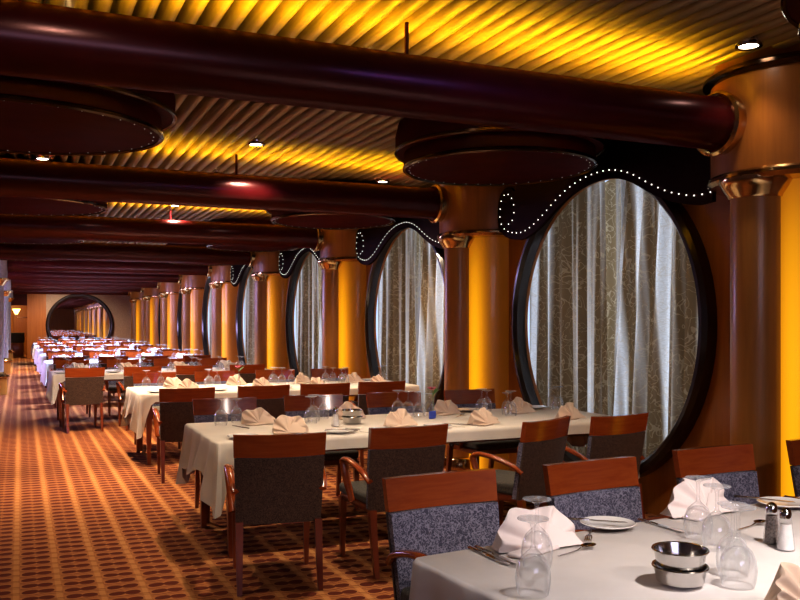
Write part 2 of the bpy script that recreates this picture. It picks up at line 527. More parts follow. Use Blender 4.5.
for k in range(NP - 1):
    yc = win_y(k)
    w = thing('window_%d' % (k + 1), None, None, (0, yc, 0), kind='structure')
    for nm, me in (('window_frame', frame_me), ('window_pane', pane_me)):
        o = bpy.data.objects.new(nm, me); C.objects.link(o); o.parent = w
    for h, nm in ((0, 'near'), (1, 'far')):
        if k > 4 and h == 0: continue
        o = bpy.data.objects.new('curtain', half[h]); C.objects.link(o); o.location = (0, yc, 0)
        tag(o, 'taupe scroll-patterned curtain, %s half of the %s round window from the front' % (nm, ORD[k]), 'curtain', 'curtains in the round windows')
    if k < 4:
        va = thing('lighted_valance', 'black scrolled valance edged with tiny bulbs over the %s round window' % ORD[k], 'valance', (4.335, yc, 0), 0, 'scrolled valances over the windows')
        # board: follows the curve, closed up to the soffit
        poly = []
        low = [(p.y, p.z) for p in path3]
        off = []
        for i, p in enumerate(path3):
            t_ = (path3[min(i + 1, len(path3) - 1)] - path3[max(i - 1, 0)]).normalized()
            nrm = Vector((0, -t_.z, t_.y))
            q = p + nrm * .065
            off.append((q.y, q.z))
        b = MB()
        n_ = len(path3)
        # ribbon of quads between the outer edge and the top line
        vs, fs = [], []
        for (y, z), (yo, zo) in zip(low, off):
            top = 3.05 if y < .95 else None
            if top is None:
                cy_, cz_ = 1.18, 2.575
                dy, dz = cy_ - y, cz_ - z
                vs += [(.0, yo, zo), (.0, y + dy * .9, z + dz * .9), (.03, yo, zo), (.03, y + dy * .9, z + dz * .9)]
            else:
                vs += [(.0, yo, zo), (.0, y, top), (.03, yo, zo), (.03, y, top)]
        for i in range(n_ - 1):
            a, c_ = 4 * i, 4 * i + 4
            fs += [(a, c_, c_ + 1, a + 1), (a + 2, a + 3, c_ + 3, c_ + 2), (a, a + 2, c_ + 2, c_)]
        b.add(vs, fs)
        b.lathe([(0, .0), (.185, .0), (.19, .012), (.19, .03)], 32, Matrix.Translation((.004, 1.18, 2.575)) @ Matrix.Rotation(PI / 2, 4, 'Y'))
        b.obj('board', M['black'], va, 0)
        for p in bulbs:
            o = bpy.data.objects.new('light_bulb', bulb_me); C.objects.link(o); o.parent = va; o.location = (-.012, p.y, p.z)

# ------------------------------------------------------------------ piers
def make_pier():
    t = thing('column', 'x', 'column', (W, pier_y(0), 0), 0, 'columns along the window wall')
    A0, A1 = PI * .5, PI * 1.5
    MB().lathe([(.54, 2.42), (.54, ZC + .05)], 48, None, A0, A1).obj('drum', M['drum_wood'], t, 30)
    MB().lathe([(.35, 2.37), (.54, 2.375), (.565, 2.40), (.565, 2.42), (.55, 2.435), (.35, 2.435)], 48, None, A0, A1).obj('ring', M['gold'], t, 40)
    MB().lathe([(.50, 3.02), (.56, 3.02), (.59, 3.04), (.59, 3.06), (.56, 3.08), (.5, 3.08)], 48, None, A0, A1).obj('crown_ring', M['bronze'], t, 40)
    MB().lathe([(.37, 0), (.37, 2.40)], 40, None, A0, A1).obj('amber_panel', M['amber_wash'], t, 40)
    Mc = Matrix.Translation((-.375, 0, 0))
    MB().lathe([(.155, 0), (.155, 2.28)], 32, Mc).obj('shaft', M['column_wood'], t, 40)
    MB().lathe([(.15, 2.27), (.165, 2.27), (.17, 2.285), (.20, 2.33), (.222, 2.372), (.222, 2.395), (.1, 2.40)], 32, Mc).obj('capital', M['gold'], t, 40)
    MB().lathe([(.155, 0), (.19, 0), (.19, .10), (.175, .12), (.155, .125)], 32, Mc).obj('base', M['gold'], t, 40)
    return t
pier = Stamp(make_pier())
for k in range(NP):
    pier((W, pier_y(k), 0), 0, 'wood veneer column with brass capital and glow-painted amber panel, %s from the front' % ORD[k])

# beams
def make_beam():
    t = thing('ceiling_beam', 'x', 'beam', (0, beam_y(0), 2.74), 0, 'dark red tubular beams across the ceiling')
    Mx = Matrix.Rotation(PI / 2, 4, 'Y')
    MB().lathe([(.0, XL + .0), (.160, XL + .0), (.160, 4.06), (0, 4.06)], 40, Mx).obj('tube', M['lacquer'], t, 40)
    MB().lathe([(.162, 3.93), (.182, 3.925), (.20, 3.94), (.20, 3.96), (.186, 3.97), (.186, 4.12)], 40, Mx).obj('collar', M['gold'], t, 40)
    for x_ in (1.89, -.6):
        MB().lathe([(0, .15), (.012, .15), (.012, .37), (0, .37)], 8, Matrix.Translation((x_, 0, 0))).obj('hanger_rod', M['lacquer'], t, 35, (0, .1, 0))
    MB().box(-1.9, 3.9, .12, .27, .085, .11).obj('lamp_tray', M['lacquer'], t, 0)
    return t
beam = Stamp(make_beam())
for k in range(NP):
    beam((0, beam_y(k), 2.74), 0, 'dark red tubular ceiling beam with brass collar, joined to the %s column' % ORD[k])

# oval soffits
def make_soffit():
    t = thing('ceiling_soffit', 'x', 'ceiling panel', (0, 0, 0), 0, 'dark red oval ceiling soffits')
    S = Matrix.Diagonal((1, .84, 1, 1))
    MB().lathe([(0, 2.735), (.92, 2.735), (.95, 2.75), (.955, 2.78), (.95, 2.81), (.95, 2.86)], 56, S).obj('lower_disc', M['darkred'], t, 30)
    MB().lathe([(.90, 2.86), (1.01, 2.86), (1.04, 2.875), (1.04, 3.0), (1.01, 3.09), (.9, 3.09)], 56, S).obj('upper_disc', M['darkred'], t, 30)
    MB().lathe([(.935, 2.733), (.95, 2.722), (.965, 2.733), (.967, 2.75), (.955, 2.76)], 56, S).obj('lower_rim', M['bronze'], t, 40)
    MB().lathe([(1.025, 2.86), (1.04, 2.852), (1.05, 2.862), (1.05, 2.88), (1.035, 2.89)], 56, S).obj('upper_rim', M['bronze'], t, 40)
    n = 40
    for i in range(n):
        a = 2 * PI * i / n
        o = bpy.data.objects.new('pin_light', pin_me); C.objects.link(o); o.parent = t
        o.location = (.90 * cos(a), .90 * .84 * sin(a), 2.734)
    return t
pin_me = MB().lathe([(0, -.004), (.003, -.003), (.004, 0), (.0, .003)], 6).mesh('pin_light', emit('pin_glow', (1, .85, .75), .5))
soff = Stamp(make_soffit())
for k in range(-1, 6):
    if k < 5:
        q_ = soff((3.5, 5.98 + BAY * k, 0), 0, ('dark red oval ceiling soffit in front of the %s round window' % ORD[k]) if k >= 0 else 'dark red oval soffit at the top corner, ahead of every column')
        q_.scale = (.78, 1, 1)
    if k >= 0:
        q_ = soff((-.08, 5.98 + BAY * k, 0), 0, 'dark red oval ceiling soffit over the aisle, %s from the front' % ORD[k])
        q_.scale = (1, 1, 1)

# downlights
def make_down():
    t = thing('downlight', 'x', 'ceiling light', (0, 0, 0), 0, 'recessed ceiling downlights')
    MB().lathe([(.055, ZC - .02), (.075, ZC - .022), (.08, ZC - .012), (.08, ZC + .03)], 24).obj('trim_ring', M['chrome'], t, 40)
    MB().lathe([(0, ZC - .014), (.056, ZC - .014)], 24).obj('lens', M['lamp'], t, 0)
    return t
down = Stamp(make_down())
lights = []
def lamp(kind, name, loc, energy, color, rot=(0, 0, 0), **kw):
    L = bpy.data.lights.new(name, kind)
    L.energy = energy; L.color = color
    for a, b in kw.items(): setattr(L, a, b)
    o = bpy.data.objects.new(name, L); C.objects.link(o)
    o.location = loc; o.rotation_euler = rot
    return o
DL = [(3.85, 3.73), (1.94, 7.59), (3.77, 9.02), (.2, 9.1), (1.94, 12.03), (1.96, 14.08), (3.7, 13.46), (1.96, 18.3),
      (.15, 3.2), (2.2, 1.1), (.2, 13.4), (3.3, 17.4), (.2, 17.4),
      (.2, 4.88), (1.95, 4.88), (3.4, 4.88), (.2, 21.3), (.2, 25.3), (.2, 29.2), (1.95, 9.3), (.9, 11.1), (2.7, 11.1)]  # beam-hidden ones and the one over the front table are added fill
NM = ['bright downlight above the first column', 'bright downlight between the first two beams, over the second table', 'bright downlight before the second window soffit',
      'bright downlight under the edge of the first aisle soffit', 'bright downlight just past the second beam', 'bright downlight between second and third beams, further back',
      'bright downlight beside the third window soffit', 'small downlight before the fourth beam, over the middle tables', 'downlight over the aisle ahead of the first beam',
      'added unseen downlight over the front table', 'downlight beyond the second aisle soffit', 'downlight beside the fourth window soffit', 'downlight beyond the third aisle soffit',
      'added hidden downlight over the aisle just past the first beam', 'added hidden downlight over the second table just past the first beam', 'added hidden downlight by the window just past the first beam',
      'small downlight over the far aisle', 'small downlight over the far aisle, further back', 'small downlight at the end of the aisle',
      'added hidden downlight over the third table just past the second beam',
      'added hidden downlight before the fourth table, aisle side', 'added hidden downlight before the fourth table, window side']
for (x_, y_), nm in zip(DL, NM):
    down((x_, y_, 0), 0, nm)
    e_, sz, cl = (230, 1.9, (1, .80, .60)) if x_ > 1 else (800, 1.9, (1, .80, .58))
    if (x_, y_) == (3.85, 3.73): e_, sz, cl = 16, 1.5, (1, .82, .62)
    if (x_, y_) == (2.2, 1.1): e_, sz, cl = 235, 1.85, (1, .91, .87)
    if (x_, y_) == (.15, 3.2): e_, sz, cl = 30, 2.9, (1, .80, .60)
    if (x_, y_) == (.2, 4.88): e_, sz, cl = 70, 1.6, (1, .80, .60)
    if (x_, y_) == (1.95, 4.88): e_, sz, cl = 180, 1.5, (1, .84, .66)
    if (x_, y_) == (3.4, 4.88): e_, sz, cl = 90, 1.3, (1, .84, .66)
    lamp('SPOT', 'downlight_lamp', (x_, y_, ZC - .03), e_, cl, spot_size=sz, spot_blend=.8, shadow_soft_size=.05)

# amber strips on top of the beams, washing the slats
for k in range(NP):
    y_ = beam_y(k)
    lamp('AREA', 'amber_cove_lamp', (1.3, y_ + .2, 2.87), (58, 66, 66)[k] if k < 3 else 32, (1, .60, .010), (PI, 0, 0), shape='RECTANGLE', size=5.2, size_y=.05, spread=2.6)

# daylight outside the windows
for k in range(NP - 1):
    y_ = bay_y(k)
    lamp('AREA', 'daylight_lamp', (W + 1.0, y_, 1.6), 60 if k < 2 else 80, (.80, .86, 1), (0, PI / 2, 0), shape='RECTANGLE', size=2.4, size_y=2.6)
# cool daylight from the far-side windows, beyond the colonnade, plus added overhead fill
for k in range(3, NP - 1):
    y_ = bay_y(k)
    if k < 6: lamp('AREA', 'port_side_daylight_lamp', (XL + .1, y_, 1.9), 200, (.60, .50, 1), (0, -PI / 2 + .25, 0), shape='RECTANGLE', size=1.8, size_y=1.5)
    lamp('SPOT', 'cool_table_fill', (2.0, y_ - .6, ZC - .04), 1500, (.58, .70, 1), spot_size=2.1, spot_blend=.6, shadow_soft_size=.2)  # cool overhead light added for the far tables, no fixture
lamp('AREA', 'fill_behind_camera', (.6, -2.6, 2.2), 40, (.72, .70, 1), (PI * .40, 0, -.35), shape='RECTANGLE', size=3., size_y=1.2)  # added cool fill; the wall behind the camera has no window
lamp('AREA', 'violet_sheen_fill', (2.9, 2.2, 2.98), 2.6, (.32, .2, 1), (PI * .44, 0, 0), shape='RECTANGLE', size=1.8, size_y=.15, spread=.9)  # unseen strip added for the violet sheen on the first beam
lamp('SPOT', 'end_wall_fill', (1.6, 36.3, ZC - .05), 500, (1, .75, .5), (.5, 0, 0), spot_size=2.2, spot_blend=.7, shadow_soft_size=.1)  # warm fill added to brighten the far end wall, no fixture
lamp('SPOT', 'front_chair_fill', (2.3, -.4, 2.7), 260, (1, .84, .74), (math.atan2(3.4, 1.9), 0, -.06), spot_size=.75, spot_blend=.7, shadow_soft_size=.12)  # out-of-view spot added to brighten the front chairs
lamp('POINT', 'passage_lamp', (-.8, 41.5, 2.3), 160, (1, .6, .2), shadow_soft_size=.1)

# ------------------------------------------------------------------ colonnade across the aisle
def make_lcol():
    t = thing('column', 'x', 'column', (0, 0, 0), 0, 'pale columns along the aisle')
    MB().lathe([(.26, 0), (.26, .36), (.0, .36)], 32).obj('pedestal', M['column_wood'], t, 40)
    MB().lathe([(.17, .36), (.30, .36), (.31, .38), (.24, .42), (.19, .47), (.17, .47)], 32).obj('base', M['gold'], t, 40)
    MB().lathe([(.19, .45), (.19, 2.28)], 32).obj('shaft', M['lilac_column'], t, 40)
    MB().lathe([(.19, 2.26), (.20, 2.27), (.25, 2.34), (.30, 2.39), (.30, 2.42), (.2, 2.42)], 32).obj('capital', M['gold'], t, 40)
    MB().lathe([(.26, 2.41), (.26, ZC + .04)], 32).obj('drum', M['lilac_column'], t, 40)
    return t
lcol = Stamp(make_lcol())
for i, k in enumerate((4, 6, 8)):
    lcol((-.5, pier_y(k), 0), 0, 'pale column with brass capital across the aisle, %s one visible' % ORD[i])

# end of the room
mt = thing('round_mirror', 'large round dark-framed mirror on the far end wall', 'mirror', (2.34, YE - .02, 1.37), 0)
Mm = Matrix.Rotation(PI / 2, 4, 'X')
MB().lathe([(0, .0), (1.22, .0)], 56, Mm).obj('mirror_glass', M['mirror'], mt, 0)
MB().lathe([(1.20, -.02), (1.20, .06), (1.24, .09), (1.32, .09), (1.36, .05), (1.36, -.02)], 56, Mm).obj('mirror_frame', M['frame'], mt, 40)
d1 = thing('door_1', None, None, (-.75, 44.08, 0), kind='structure')
MB().rbox(-.45, .45, -.05, 0, 0, 2.1, .01).obj('door_leaf', M['column_wood'], d1)
MB().lathe([(0, 0), (.03, 0), (.03, .06), (0, .06)], 12, Matrix.Translation((.36, -.05, 1.0)) @ Matrix.Rotation(PI / 2, 4, 'X')).obj('door_handle', M['gold'], d1)
sc = thing('wall_sconce', 'glowing amber wall lamp in the passage past the aisle', 'lamp', (-.15, 41.8, 1.95))
MB().lathe([(.05, -.1), (.10, .0), (.16, .12), (.17, .14), (.15, .13)], 20).obj('shade', M['sconce'], sc, 40)
MB().tube([(0, 0, -.1), (0, 0, -.2), (.1, 0, -.25), (.64, 0, -.25)], .015, 8).obj('bracket', M['gold'], sc)
cb = thing('low_cabinet', 'olive topped low wooden cabinet at the end of the aisle', 'cabinet', (-.35, 40.6, 0))
MB().rbox(-.5, .5, -.25, .25, 0, .62, .01).obj('carcass', M['column_wood'], cb)
MB().rbox(-.53, .53, -.28, .28, .62, 1.05, .02).obj('upper_panel', M['green'], cb)
for s_ in (-.25, .25):
    dr = MB().rbox(s_ - .23, s_ + .23, -.27, -.25, .06, .58, .006).obj('door', M['cherry'], cb)
    MB().lathe([(0, 0), (.018, 0), (.018, .03), (0, .03)], 10, Matrix.Translation((s_ * .3, -.27, .35)) @ Matrix.Rotation(PI / 2, 4, 'X')).obj('knob', M['gold'], dr)

# ------------------------------------------------------------------ tables and cloths
def rounded_rect(L, Wd, r, n):
    pts = []
    def arc(cx, cy, a0):
        return [(cx + r * cos(a0 + PI / 2 * i / 6), cy + r * sin(a0 + PI / 2 * i / 6)) for i in range(7)]
    cs = [(L / 2 - r, -Wd / 2 + r, -PI / 2), (L / 2 - r, Wd / 2 - r, 0), (-L / 2 + r, Wd / 2 - r, PI / 2), (-L / 2 + r, -Wd / 2 + r, PI)]
    for i, (cx, cy, a) in enumerate(cs):
        A = arc(cx, cy, a)
        pts += A
        nx = cs[(i + 1) % 4]
        B = (nx[0] + r * cos(nx[2]), nx[1] + r * sin(nx[2]))
        d = math.hypot(B[0] - A[-1][0], B[1] - A[-1][1])
        m = max(1, int(d / n))
        pts += [(A[-1][0] + (B[0] - A[-1][0]) * q / m, A[-1][1] + (B[1] - A[-1][1]) * q / m) for q in range(1, m)]
    return pts
def cloth_mesh(L, Wd, end_drop, side_drop, seed, mat, z=.755):
    r = random.Random(seed)
    P = rounded_rect(L, Wd, .025, .045)
    n = len(P)
    ph = [r.uniform(0, 6.28) for _ in range(6)]
    NR = 9
    vs, fs = [], []
    def drop(x, y):
        ex = max(0, 1 - (L / 2 - abs(x)) / .05)            # on an end
        ey = max(0, 1 - (Wd / 2 - abs(y)) / .05)
        cd = math.hypot(L / 2 - abs(x), Wd / 2 - abs(y))    # distance from the corner
        d = side_drop
        if L / 2 - abs(x) < .03:
            d = end_drop + .05 * sin(y * 9 + ph[3])
        corner = max(0, 1 - cd / .20)
        if L / 2 - abs(x) >= .03: corner = max(0, 1 - cd / .13)
        return d + (end_drop + .20 - d) * corner ** 1.1
    rings = [(0.0, 0.0)] + [(0, 0)]
    for j in range(NR + 1):
        t = j / NR
        for i, (x, y) in enumerate(P):
            nx_, ny_ = P[(i + 1) % n][0] - P[i - 1][0], P[(i + 1) % n][1] - P[i - 1][1]
            q = math.hypot(nx_, ny_) or 1
            ox, oy = ny_ / q, -nx_ / q
            d = drop(x, y)
            arc = i * .045
            endf = 1.0 if L / 2 - abs(x) < .06 else .25
            rip = (.032 * sin(arc * 24 + ph[0]) + .02 * sin(arc * 43 + ph[1])) * endf * t ** 1.1 * min(1, d / .25)
            flare = .012 * min(1, t * 6) + .03 * t * endf
            o_ = flare + rip
            z_ = z - d * t - (.004 if t == 0 else 0) * 0
            if j == 1: z_ = z - min(.012, d * t)
            vs.append((x + ox * o_, y + oy * o_, z_))
    for j in range(NR):
        for i in range(n):
            k2 = (i + 1) % n
            fs.append((j * n + i, j * n + k2, (j + 1) * n + k2, (j + 1) * n + i))
    fs.append(tuple(range(n)))
    m = MB().add(vs, fs)
    return m.mesh('tablecloth', mat, 60)

TL, TW = 3.22, 1.12
TN = ['front table', 'second table', 'third table', 'fourth table', 'fifth table', 'sixth table', 'seventh table', 'eighth table', 'ninth table']
def make_table():
    t = thing('dining_table', 'x', 'table', (0, 0, 0), 0, 'long dining tables in a row')
    MB().rbox(-TL / 2 + .01, TL / 2 - .01, -TW / 2 + .01, TW / 2 - .01, .715, .748, .006).obj('tabletop', M['chair_wood'], t)
    MB().box(-TL / 2 + .1, TL / 2 - .1, -TW / 2 + .1, TW / 2 - .1, .64, .715).obj('apron', M['leg_wood'], t, 0)
    for sx in (-1, 1):
        for sy in (-1, 1):
            MB().tube([(sx * (TL / 2 - .11), sy * (TW / 2 - .11), 0), (sx * (TL / 2 - .11), sy * (TW / 2 - .11), .66)], [.026, .045], 4).obj('leg', M['leg_wood'], t, 20)
    return t
table = Stamp(make_table())
cloth_me = {0: cloth_mesh(TL, TW, .25, .16, 1, M['cloth']), 1: cloth_mesh(TL, TW, .27, .085, 5, M['cloth2']), 2: cloth_mesh(TL, TW, .24, .085, 11, M['cloth'])}
T = []                                  # (centre, rotation) of each table
R0 = math.radians(6)
Pc = Vector((1.15, 2.50))
T.append((Pc + Vector((TL / 2 * cos(R0) + TW / 2 * sin(R0), TL / 2 * sin(R0) - TW / 2 * cos(R0))), R0))
for k in range(1, 9):
    x0 = (1.13, 1.14)[k - 1] if k < 3 else .43
    y0 = 5.38 + 3.93 * (k - 1)
    T.append((Vector((x0 + TL / 2, y0 + TW / 2)), 0))
for k, (c, a) in enumerate(T):
    table((c.x, c.y, 0), a, 'long dining table under a cloth, the %s in the row' % TN[k])
    o = bpy.data.objects.new('tablecloth', cloth_me[k if k < 2 else (1 if k == 2 else 2)]); C.objects.link(o)
    o.location = (c.x, c.y, 0); o.rotation_euler = (0, 0, a)
    tag(o, '%s linen tablecloth draped over the %s' % ('cream' if k in (1, 2) else 'white', TN[k]), 'tablecloth', 'tablecloths on the long tables')

# ------------------------------------------------------------------ chairs
HW = .255
def make_chair():
    t = thing('dining_chair', 'x', 'chair', (0, 0, 0), 0, 'wood and fabric dining armchairs')
    MB().rbox(-.235, .235, -.25, .25, .42, .485, .022, 3).obj('seat', M['seat_fabric'], t, 60)
    MB().rbox(-.225, .225, -.235, .235, .375, .42, .006).obj('seat_frame', M['leg_wood'], t)
    def lean(z): return -.255 - .085 * max(0, (z - .40) / .5)
    def bow(u): return .03 * (u * u)          # ends come forward
    def slab(z0, z1, y_off0, y_off1, w0, w1, nz=6, nx=12, puff=0, tilt=0):
        def mk(y_off, pf):
            def fn(u, v):
                q = 2 * u - 1
                z = z0 + (z1 - z0) * v
                w = w0 + (w1 - w0) * v
                e = pf * (1 - abs(q) ** 6) * (1 - abs(2 * v - 1) ** 6)
                return (q * w, lean(z) + bow(q) + y_off + e, z + tilt * q * q)
            return fn
        m = MB()
        m.grid(mk(y_off1, puff), nx, nz)
        m.grid(mk(y_off0, -puff * .3), nx, nz)
        # close the sides
        N = (nx + 1) * (nz + 1)
        edge = [i for i in range(nx + 1)] + [j * (nx + 1) + nx for j in range(1, nz + 1)] + [nz * (nx + 1) + i for i in range(nx - 1, -1, -1)] + [j * (nx + 1) for j in range(nz - 1, 0, -1)]
        for a, b in zip(edge, edge[1:] + edge[:1]):
            m.f.append((a, b, N + b, N + a))
        return m
    slab(.40, .772, -.008, .025, .235, .25, puff=.012).obj('backrest', M['fabric'], t, 50)
    slab(.385, .772, -.022, -.009, .24, .252, puff=.006).obj('back_panel', M['fabric_back'], t, 50)
    slab(.774, .905, -.020, .014, HW, HW + .004, tilt=.004).obj('top_rail', M['chair_wood'], t, 40)
    for s_ in (-1, 1):
        MB().tube([(s_ * .222, -.262, .40), (s_ * .222, -.275, .28), (s_ * .224, -.335, 0)], [.030, .028, .019], 4).obj('leg', M['leg_wood'], t, 20)
        MB().tube([(s_ * .218, .215, .40), (s_ * .218, .215, .28), (s_ * .218, .22, 0)], [.029, .027, .018], 4).obj('leg', M['leg_wood'], t, 20)
        pa = catmull([(s_ * .244, -.285, .575), (s_ * .256, -.22, .618), (s_ * .264, -.10, .655), (s_ * .268, .02, .672), (s_ * .268, .075, .658), (s_ * .264, .08, .625), (s_ * .256, .05, .53), (s_ * .246, -.02, .41)], 5)
        MB().tube(pa, [.026 + .004 * sin(PI * i / (len(pa) - 1)) for i in range(len(pa))], 8, None, (.9, .55)).obj('armrest', M['chair_wood'], t, 60)
    return t
chair = Stamp(make_chair())
def put_chair(x, y, deg, label):
    o = chair((x, y, 0), math.radians(deg), label, 'wood and fabric dining armchairs')
    if 90 < deg < 270: o.scale = (1, 1, .975)
SEAT = ['aisle-end', 'second', 'third', 'window-end']
for (x_, y_, a), s_ in zip([(1.60, 2.86, 183), (2.375, 2.88, 185), (3.18, 2.98, 183), (3.98, 3.02, 184)],
                           ['with blue-grey scroll fabric, beside the aisle corner', 'second from the aisle', 'nearest the first window frame', 'at the window end, only a sliver showing']):
    put_chair(x_, y_, a, 'wood-railed chair at the front table %s' % s_)
for i, (x_, y_, a) in enumerate([(1.385, 4.98, -10), (2.13, 5.02, 2), (2.98, 4.97, 24), (3.66, 5.02, 9)]):
    put_chair(x_, y_, a, ['dining armchair with back turned to us, aisle end of the second table',
                          'dining armchair with back turned to us, second from aisle at second table',
                          'dining armchair turned askew at the camera side of the second table',
                          'dining armchair with back turned to us, before the window at the second table'][i])
for i in range(4):
    put_chair(1.52 + .76 * i, 6.72 + random.uniform(-.02, .02), 180 + random.uniform(-4, 4), 'dining armchair facing us across the second table, %s place' % SEAT[i])
for i, (x_, y_) in enumerate([(1.47, 8.58), (2.2, 8.6), (2.86, 8.62), (3.5, 8.66)]):
    put_chair(x_, y_, random.uniform(-4, 4), 'dining armchair with back turned to us at the third table, %s place' % SEAT[i])
for i in range(4):
    put_chair(1.52 + .76 * i, 10.66, 180 + random.uniform(-4, 4), 'dining armchair facing us across the third table, %s place' % SEAT[i])
for k in range(3, 9):
    c, a = T[k]
    for i in range(4):
        x_ = c.x - TL / 2 + .36 + .76 * i
        put_chair(x_, c.y - TW / 2 - .42 + random.uniform(-.04, .04), random.uniform(-5, 5), 'dining armchair with back turned to us at the %s, %s place' % (TN[k], SEAT[i]))
        put_chair(x_, c.y + TW / 2 + .34, 180 + random.uniform(-5, 5), 'dining armchair facing us across the %s, %s place' % (TN[k], SEAT[i]))

# ------------------------------------------------------------------ tableware
ZT = .757
def goblet_mesh(h=.20, rb=.05, rf=.045):
    prof = [(rb * .86, 0), (rb * .95, .02), (rb, .045), (rb * .93, .075), (rb * .72, .10), (rb * .38, .117), (.008, .126), (.0055, .14), (.0055, h - .03), (.008, h - .016), (rf * .5, h - .008), (rf, h - .003), (rf, h), (0, h)]
    inn = [(0, .112), (rb * .34, .108), (rb * .68, .095), (rb * .88, .073), (rb * .95, .045), (rb * .9, .02), (rb * .83, .0), (rb * .86, 0)]
    m = MB()
    m.lathe(prof, 24); m.lathe(inn, 24)
    return m.mesh('wine_glass', M['glass'], 60)
gob_big, gob_small = goblet_mesh(), goblet_mesh(.178, .043, .04)
gob_tall, gob_mid = goblet_mesh(.225, .052, .047), goblet_mesh(.21, .049, .044)
def put(mesh, name, x, y, rz, label, cat, group, z=ZT):
    o = bpy.data.objects.new(name, mesh); C.objects.link(o)
    o.location = (x, y, z); o.rotation_euler = (0, 0, rz)
    return tag(o, label, cat, group)

def napkin_mesh(seed, mat, w=.125, h=.115, flap=True):
    r = random.Random(seed)
    NPL = 5 + seed % 2
    sk = r.uniform(-.25, .25)
    def fn(u, v):
        th = PI * (1 - u)
        tri = .5 * sin(2 * PI * u * NPL + seed) * (.75 + .25 * sin(7 * u + seed))
        q = min(v / .62, 1)
        ex = w * (1 + .1 * sin(3 * th + seed)) * cos(th)
        ez = h * max(0, sin(th)) ** .8 * (1 + .12 * sin(5 * th + seed * 2) + sk * cos(th) * .5)
        if v <= .62:
            x = q * ex
            z = q ** .8 * ez + .004
            y = -.06 + .075 * q * (.35 + .65 * sin(th)) + tri * .034 * q
        else:
            s = (v - .62) / .38
            x = ex * (1 - .12 * s)
            z = (ez + .004) * (1 - s) ** 1.2 + .003
            y = -.06 + .075 * (.35 + .65 * sin(th)) + tri * .03 * (1 - s) + s * .07
        return (x, y, z)
    m = MB().grid(fn, 72, 22)
    if flap:
        m.rbox(-w * .95, w * .2, -.085, -.02, 0, .012, .004, 1, Matrix.Rotation(.25, 4, 'Z'))
        m.add([(-.02, -.06, .004), (w * .9, -.085, .006), (w * .95, .01, .05), (.03, -.03, .075), (0, -.05, .03)], [(0, 1, 4), (1, 2, 3, 4)])
    return m.mesh('folded_napkin', mat, 70)
nap_me = [napkin_mesh(s, M['napkin']) for s in (1, 2, 3, 4)]
napw_me = [napkin_mesh(s, M['napkin_w'], .135, .125) for s in (2, 5)]
plate_me = MB().lathe([(0, .004), (.058, .004), (.066, .007), (.098, .017), (.101, .019), (.098, .021), (.066, .011), (.056, .008), (0, .008)], 40).mesh('bread_plate', M['plate'], 50)

def knife_mesh(L=.235):
    m = MB()
    m.rbox(-.006, .006, -L / 2, -L / 2 + .10, .001, .008, .003, 2)
    m.prism([(-.006, -L / 2 + .098), (.006, -L / 2 + .098), (.009, 0), (.009, L / 2 - .03), (.003, L / 2), (-.006, L / 2 - .01), (-.007, 0)], .002, .005)
    return m.mesh('table_knife', M['steel'], 30)
def fork_mesh(L=.20):
    m = MB()
    m.tube([(0, -L / 2, .003), (0, -.01, .004), (0, .02, .010), (0, .038, .010)], [.005, .003, .004, .009], 6, None, (1, .4))
    for i in range(4):
        x = -.0105 + .007 * i
        m.tube([(x * .75, .036, .010), (x, .055, .009), (x, L / 2, .007)], [.0028, .002, .0012], 5)
    return m.mesh('fork', M['steel'], 50)
def spoon_mesh(L=.19):
    m = MB()
    m.tube([(0, -L / 2, .003), (0, 0, .004), (0, L / 2 - .062, .011)], [.006, .003, .0035], 6, None, (1, .45))
    def fn(u, v):
        a = 2 * PI * u
        rr = v
        return (.021 * rr * cos(a), L / 2 - .032 + .033 * rr * sin(a), .003 + .009 * rr * rr)
    m.grid(fn, 20, 5, None, True)
    return m.mesh('spoon', M['chrome'], 60)
knife_me, fork_me, spoon_me = knife_mesh(), fork_mesh(), spoon_mesh()
bowl_me = MB().lathe([(0, .004), (.055, .004), (.066, .010), (.071, .040), (.078, .050), (.080, .053), (.078, .056), (.072, .054), (.068, .040), (.062, .014), (.05, .010), (0, .010)], 40).mesh('steel_bowl', M['steel'], 50)
def make_shaker(fill):
    t = thing(('salt_shaker' if fill == 'salt' else 'pepper_shaker'), 'x', 'shaker', (0, 0, 0))
    MB().lathe([(0, 0), (.023, 0), (.024, .004), (.021, .04), (.015, .088), (0, .088)], 20).obj('glass_body', M['glass'], t, 50)
    MB().lathe([(0, .003), (.0205, .003), (.018, .04), (.0145, .07 if fill == 'salt' else .078), (0, .07 if fill == 'salt' else .078)], 20).obj('filling', M[fill], t, 50)
    MB().lathe([(.0165, .086), (.0165, .098), (.013, .108), (.006, .114), (0, .115)], 20).obj('metal_cap', M['chrome'], t, 50)
    return t
salt, pepper = Stamp(make_shaker('salt')), Stamp(make_shaker('pepper'))
def make_vase():
    t = thing('bud_vase', 'x', 'vase', (0, 0, 0))
    MB().lathe([(0, .004), (.02, .004), (.026, .012), (.024, .05), (.010, .09), (.009, .13), (.013, .15), (.011, .15), (.007, .13), (.008, .09), (.021, .05), (.022, .014), (0, .012)], 20).obj('glass_body', M['glass'], t, 60)
    return t
